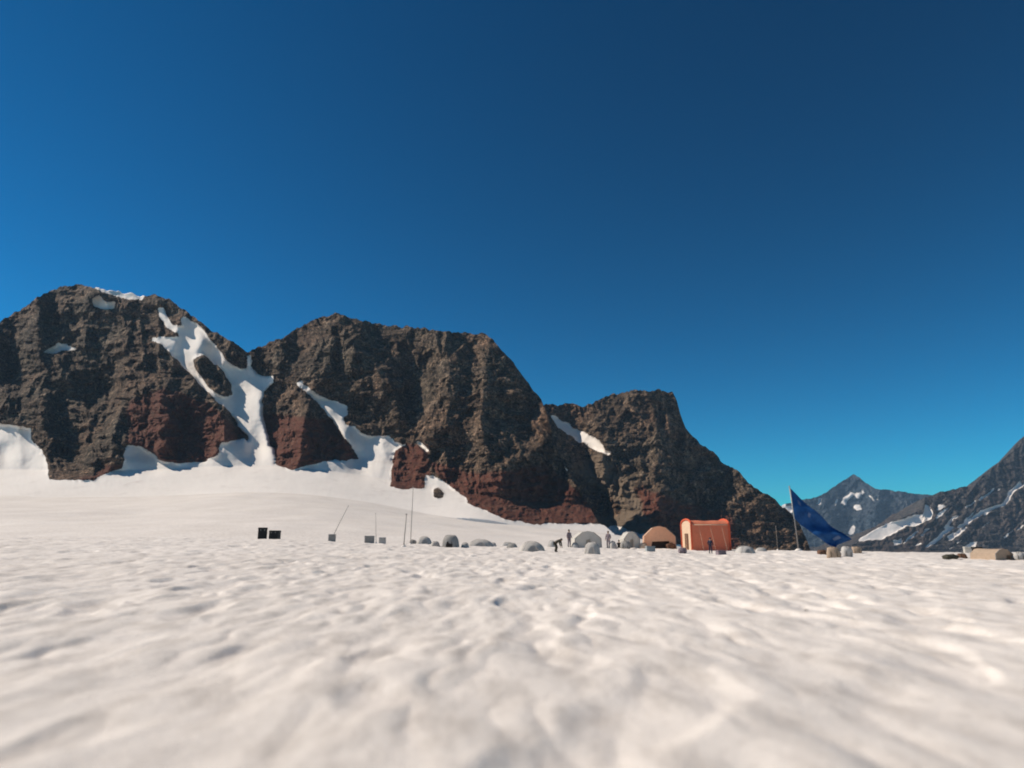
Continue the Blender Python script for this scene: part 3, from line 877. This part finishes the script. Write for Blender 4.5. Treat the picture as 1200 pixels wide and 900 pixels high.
def build_camp():
    orange_tent()
    ridge_tent(775, 637, 37, 26, C_PEACH, 'peach canvas tent with dark open front just left of the orange tent', rz=R(-6), depth=2.6, opening=(-.30, .32, .34))
    ridge_tent(739, 634, 20, 19, C_WHITE, 'small white canvas tent left of the peach tent', rz=R(10), depth=1.8, open_m=C_PALE, opening=(-.15, .15, .55))
    g = 'grey dome tents along the snow crest'
    dome_tent(497, 637, 18, 9, C_GREY, 'smallest grey dome tent of the row, beside the paired marker poles', g, 0.2)
    dome_tent(528, 641, 20, 14, C_GREYD, 'tallest and darkest grey dome tent of the crest row', g, -0.1, sq=0.6)
    dome_tent(563, 640, 31, 9, C_GREY, 'long low grey tunnel tent between two taller dome tents', g, 0.05, depth=1.9)
    dome_tent(623, 645, 31, 12, C_GREY, 'widest grey dome tent, left of the bending person in olive', g, 0.1, depth=2.2)
    dome_tent(694, 649, 19, 14, C_GREY, 'grey-green dome tent nearest the camera, between the standing and the sitting person', g, -0.2, pm=M_POLE_P, sq=.7)
    dome_tent(595, 638, 15, 5, C_PALE, 'flat pale grey bundle of tent cloth right of the tunnel tent', None, 0.1, depth=1.0, open_=False, name='folded_tent', cat='folded tent')
    dome_tent(873, 648, 22, 9, C_PALE, 'low pale grey tent just right of the orange tent', None, 0.1, depth=1.8, pm=M_POLE_P, name='dome_tent')
    ridge_tent(688, 634, 32, 19, C_WHITE, 'wide white canvas tent behind the grey-green dome tent', rz=R(6), depth=2.6, open_m=C_PALE, opening=(-.12, .14, .5))
    dome_tent(718, 640, 9, 9, C_PALE, 'smallest pale grey tent, at the feet of the person in purple-grey jacket', None, .3, depth=1.0, open_=False)
    dome_tent(647, 641, 10, 8, C_PALE, 'small pale tent beside the bending person in olive', None, -.3, depth=1.0, open_=False)
    dome_tent(510, 640, 11, 6, C_GREY, 'low grey bundle of tent cloth between the smallest and the darkest dome tent', None, .3, depth=.8, open_=False, name='folded_tent', cat='folded tent')
    dome_tent(600, 642, 13, 6, C_GREYD, 'dark grey bundle of tent cloth left of the widest dome tent', None, -.2, depth=.8, open_=False, name='folded_tent', cat='folded tent')
    dome_tent(545, 641, 9, 6, C_PALE, 'small pale bundle of tent cloth between darkest dome and long tunnel tent', None, -.2, depth=.7, open_=False, name='folded_tent', cat='folded tent')
    dome_tent(578, 640, 8, 5, C_GREY, 'small grey bundle of tent cloth between the tunnel tent and the flat pale bundle', None, .2, depth=.7, open_=False, name='folded_tent', cat='folded tent')
    dome_tent(674, 640, 9, 6, C_PALE, 'small pale bundle of tent cloth at the left corner of the wide white tent', None, -.2, depth=.8, open_=False, name='folded_tent', cat='folded tent')
    dome_tent(892, 646, 13, 5, C_PALE, 'low pale bundle of tent cloth between the low pale tent and thin brown pole', None, -.1, depth=.9, open_=False, name='folded_tent', cat='folded tent')
    dome_tent(754, 641, 11, 7, C_CREAM, 'small cream bundle of tent cloth between the white tent and the peach tent', None, .2, depth=.9, open_=False, name='folded_tent', cat='folded tent')
    # poles
    marker_pole(387, 632, 592, 'thin grey pole leaning to the right, left end of the camp', lean=19, rad=.04)
    marker_pole(441, 632, 598, 'short thin grey pole beside the pale gear box', lean=-2, rad=.03)
    marker_pole(473, 641, 604, 'shorter and nearer of the paired grey marker poles', lean=2, rad=.055)
    marker_pole(481, 638, 572, 'tallest grey marker pole, standing over the snow crest', lean=1, rad=.045)
    marker_pole(911, 640, 613, 'thin brown pole between the low pale tent and the flagpole', lean=0, rad=.03, m=M_WOOD)
    # crates, bins, bags
    crate(307.5, 628, 10, 13, C_BLACK, 'taller of two black cases standing alone on the left snow', name='equipment_case', cat='case', group=None, rz=.3)
    crate(322, 628, 11, 10, C_BLACK, 'squat black case right of the taller black case', name='equipment_case', cat='case', rz=-.1)
    crate(389, 633, 8, 8, C_GREYD, 'small dark grey box at the foot of the leaning pole')
    crate(433, 632, 11, 8, C_GREYD, 'dark grey box left of the short thin pole')
    crate(448, 637, 8, 7, C_PALE, 'pale grey box right of the short thin pole')
    crate(762, 646, 10, 6, C_BLUEGR, 'low blue-grey box on the snow in front of the peach tent', rz=.1)
    crate(1146, 652, 9, 11, C_BLACK, 'black upright case left of the big tan tent', name='equipment_case', cat='case', rz=.2)
    crate(1135, 646, 9, 7, C_WHITE, 'white box beside the black upright case at far right', rz=-.3)
    crate(845, 650, 10, 5, C_PURPLE, 'flat purple-grey box in front of the orange tent', rz=.2)
    def bag(u, v, w, h, m, label, cat='bag', name='duffel_bag', seed=0.0):
        p, s = spot(u, v)
        t = thing(name, label, cat, p, random.uniform(-.3, .3))
        W, Hh = w * s, h * s; D = min(W, 1.2) * .7
        lump('body', W, D, Hh, m, t, seed, .14, 3, .7)
        for x in (-.22, .22):
            bm = bmesh.new(); pts = [(x * W, math.cos(a) * (D / 2 + .03), max(0, math.sin(a)) * (Hh * .93) - .0) for a in [math.pi * i / 10 for i in range(11)]]
            tube(bm, pts, .022, 6); obj('strap', bm, C_OLIVE, t, True)
        bm = bmesh.new(); tube(bm, [(-.14 * W, -D * .35, Hh * .8), (-.1 * W, -D * .4, Hh * 1.05), (.1 * W, -D * .4, Hh * 1.05), (.14 * W, -D * .35, Hh * .8)], .02, 6); obj('handle', bm, C_OLIVE, t, True)
    bag(484, 632, 8, 5, C_GREYD, 'small grey bag between the tall marker pole and smallest tent', seed=1)
    bag(733, 643, 12, 9, C_GREYD, 'dark grey bag in front of the white tent', seed=2)
    bag(786, 641, 12, 7, C_BROWN, 'brown bag at the right front corner of the peach tent', seed=3)
    bag(800, 648, 10, 7, C_PURPLE, 'purple-brown bag at the left end of the orange tent', seed=4)
    bag(817, 643, 6, 5, C_BROWN, 'small brown bag against the orange tent wall', seed=12)
    bag(964, 650, 11, 6, C_BROWN, 'dark brown bag left of the tan gear pile below the flag', seed=5)
    bag(977, 653, 15, 13, C_TAN, 'tan canvas gear pile on the snow below the flag tip', cat='gear pile', name='gear_pile', seed=6)
    bag(993, 652, 12, 12, C_PALE, 'pale grey gear pile right of the tan pile below the flag', cat='gear pile', name='gear_pile', seed=7)
    bag(1004, 648, 11, 8, C_TAN, 'smaller tan bag, rightmost under the blue flag', seed=8)
    bag(1114, 655, 17, 5, C_OLIVE, 'long low dark olive bag at the far right camp', seed=9)
    bag(1128, 654, 10, 6, C_BROWN, 'short brown bag between the olive bag and black case', seed=10)
    bag(1195, 656, 12, 9, C_PALE, 'pale grey bag at the right edge of the photograph', seed=11)
    ridge_tent(1174, 656, 25, 13, C_TAN, 'wide low tan canvas tent with dark opening at the far right', rz=R(12), depth=2.4, opening=(.12, .42, .45))
    dome_tent(1156, 652, 12, 8, C_CREAM, 'small cream tent tucked left of the wide tan tent', None, 0.1, depth=1.2, open_=False)
    # people
    person(667, 639, 20, 'person standing in purple-grey clothes left of the nearest grey dome tent', C_PURPLE, C_PURPLE, rz=.6)
    person(652, 647, 14, 'person in dark olive bending over beside the widest grey tent', C_OLIVE, C_OLIVE, rz=1.2, pose='bend', hat=C_OLIVE, height=1.75)
    person(713, 638, 20, 'person in purple-grey jacket standing left of the small white tent', C_PURPLE, C_PURPLE, rz=-.5, hat=C_BROWN)
    person(726, 640, 9, 'person in black sitting on the snow left of the dark grey bag', C_BLACK, C_OLIVE, rz=.3, pose='sit')
    person(833, 649, 18, 'person in navy standing in front of the orange tent', C_NAVY, C_NAVY, rz=2.6, hat=C_NAVY)
    flag()
    # stones lying on the snow in the middle distance
    for k, (u, v, w, lb) in enumerate([(945, 716, 5, 'larger left-hand dark stone lying on the snow below the flag'), (972, 719, 3, 'smallest dark stone, middle of three lying on the snow'),
                                       (998, 721, 4, 'rightmost of the three dark stones on the snow')]):
        p, s = spot(u, v, 5.0)
        o = lump('stone', w * s, w * s * .8, w * s * .6, M_STONE, None, k * 3.1, .25, 3, .2)
        o.location = p; tag(o, lb, 'stone', 'dark stones on the snow')

# ------------------------------------------------------------------ light, sky, air, camera
SUN_AZ, SUN_EL = R(-81), R(41)
def build_light():
    w = bpy.data.worlds.new('World'); sc.world = w; w.use_nodes = True
    nt = w.node_tree; nt.nodes.clear()
    out = nt.nodes.new('ShaderNodeOutputWorld'); bg = nt.nodes.new('ShaderNodeBackground')
    sky = nt.nodes.new('ShaderNodeTexSky'); sky.sky_type = 'NISHITA'; sky.sun_disc = False
    sky.sun_elevation = SUN_EL; sky.sun_rotation = SUN_AZ % (2 * math.pi)
    sky.altitude = 2500; sky.air_density = 1.0; sky.dust_density = 0.3; sky.ozone_density = 4.0
    g = nt.nodes.new('ShaderNodeGamma'); g.inputs[1].default_value = GAMMA
    mx = mix(nt, 1.0, sky.outputs[0], TINT, 'MULTIPLY')
    nt.links.new(mx, g.inputs[0])
    nt.links.new(g.outputs[0], bg.inputs[0]); bg.inputs[1].default_value = SKY_STRENGTH
    nt.links.new(bg.outputs[0], out.inputs[0])
    l = bpy.data.lights.new('sun', 'SUN'); l.energy = SUN_STRENGTH; l.angle = R(0.5); l.color = (1.0, 0.90, 0.765)
    o = bpy.data.objects.new('sun', l); COL.objects.link(o)
    d = Vector((math.sin(SUN_AZ) * math.cos(SUN_EL), math.cos(SUN_AZ) * math.cos(SUN_EL), math.sin(SUN_EL)))
    o.rotation_euler = d.to_track_quat('Z', 'Y').to_euler(); o.location = (-30, 0, 40)

GAMMA, TINT, SKY_STRENGTH, SUN_STRENGTH = 1.6, (0.11, 0.57, 0.545), 0.08, 4.75

def build_haze():
    bm = bmesh.new(); box(bm, -7200, 7200, -7200, 7200, -116, 470)
    m = bpy.data.materials.new('thin_air'); m.use_nodes = True
    nt = m.node_tree; nt.nodes.clear()
    out = nt.nodes.new('ShaderNodeOutputMaterial'); v = nt.nodes.new('ShaderNodeVolumePrincipled')
    v.inputs['Density'].default_value = 5.5e-5; v.inputs['Color'].default_value = (0.45, 0.68, 0.95, 1); v.inputs['Anisotropy'].default_value = 0.0
    nt.links.new(v.outputs[0], out.inputs['Volume'])
    o = obj('haze', bm, m); o['kind'] = 'stuff'

def build_camera():
    c = bpy.data.cameras.new('camera'); c.sensor_width = 36; c.lens = 24; c.clip_start = 0.05; c.clip_end = 30000
    c.dof.use_dof = True; c.dof.focus_distance = 170; c.dof.aperture_fstop = 0.33
    o = bpy.data.objects.new('camera', c); COL.objects.link(o)
    o.location = (0, 0, CAM_Z); o.rotation_euler = (math.pi / 2 + PITCH, 0, 0)
    sc.camera = o

build_ground()
build_mountains()
build_camp()
build_light()
build_haze()
build_camera()
sc.view_settings.view_transform = 'Standard'; sc.view_settings.look = 'None'
sc.view_settings.gamma = 1; sc.view_settings.exposure = 0.1; sc.view_settings.use_curve_mapping = False
sc.render.engine = 'CYCLES'
sc.cycles.max_bounces = 6; sc.cycles.volume_bounces = 0
sc.cycles.pixel_filter_type = 'BLACKMAN_HARRIS'; sc.cycles.filter_width = 1.9
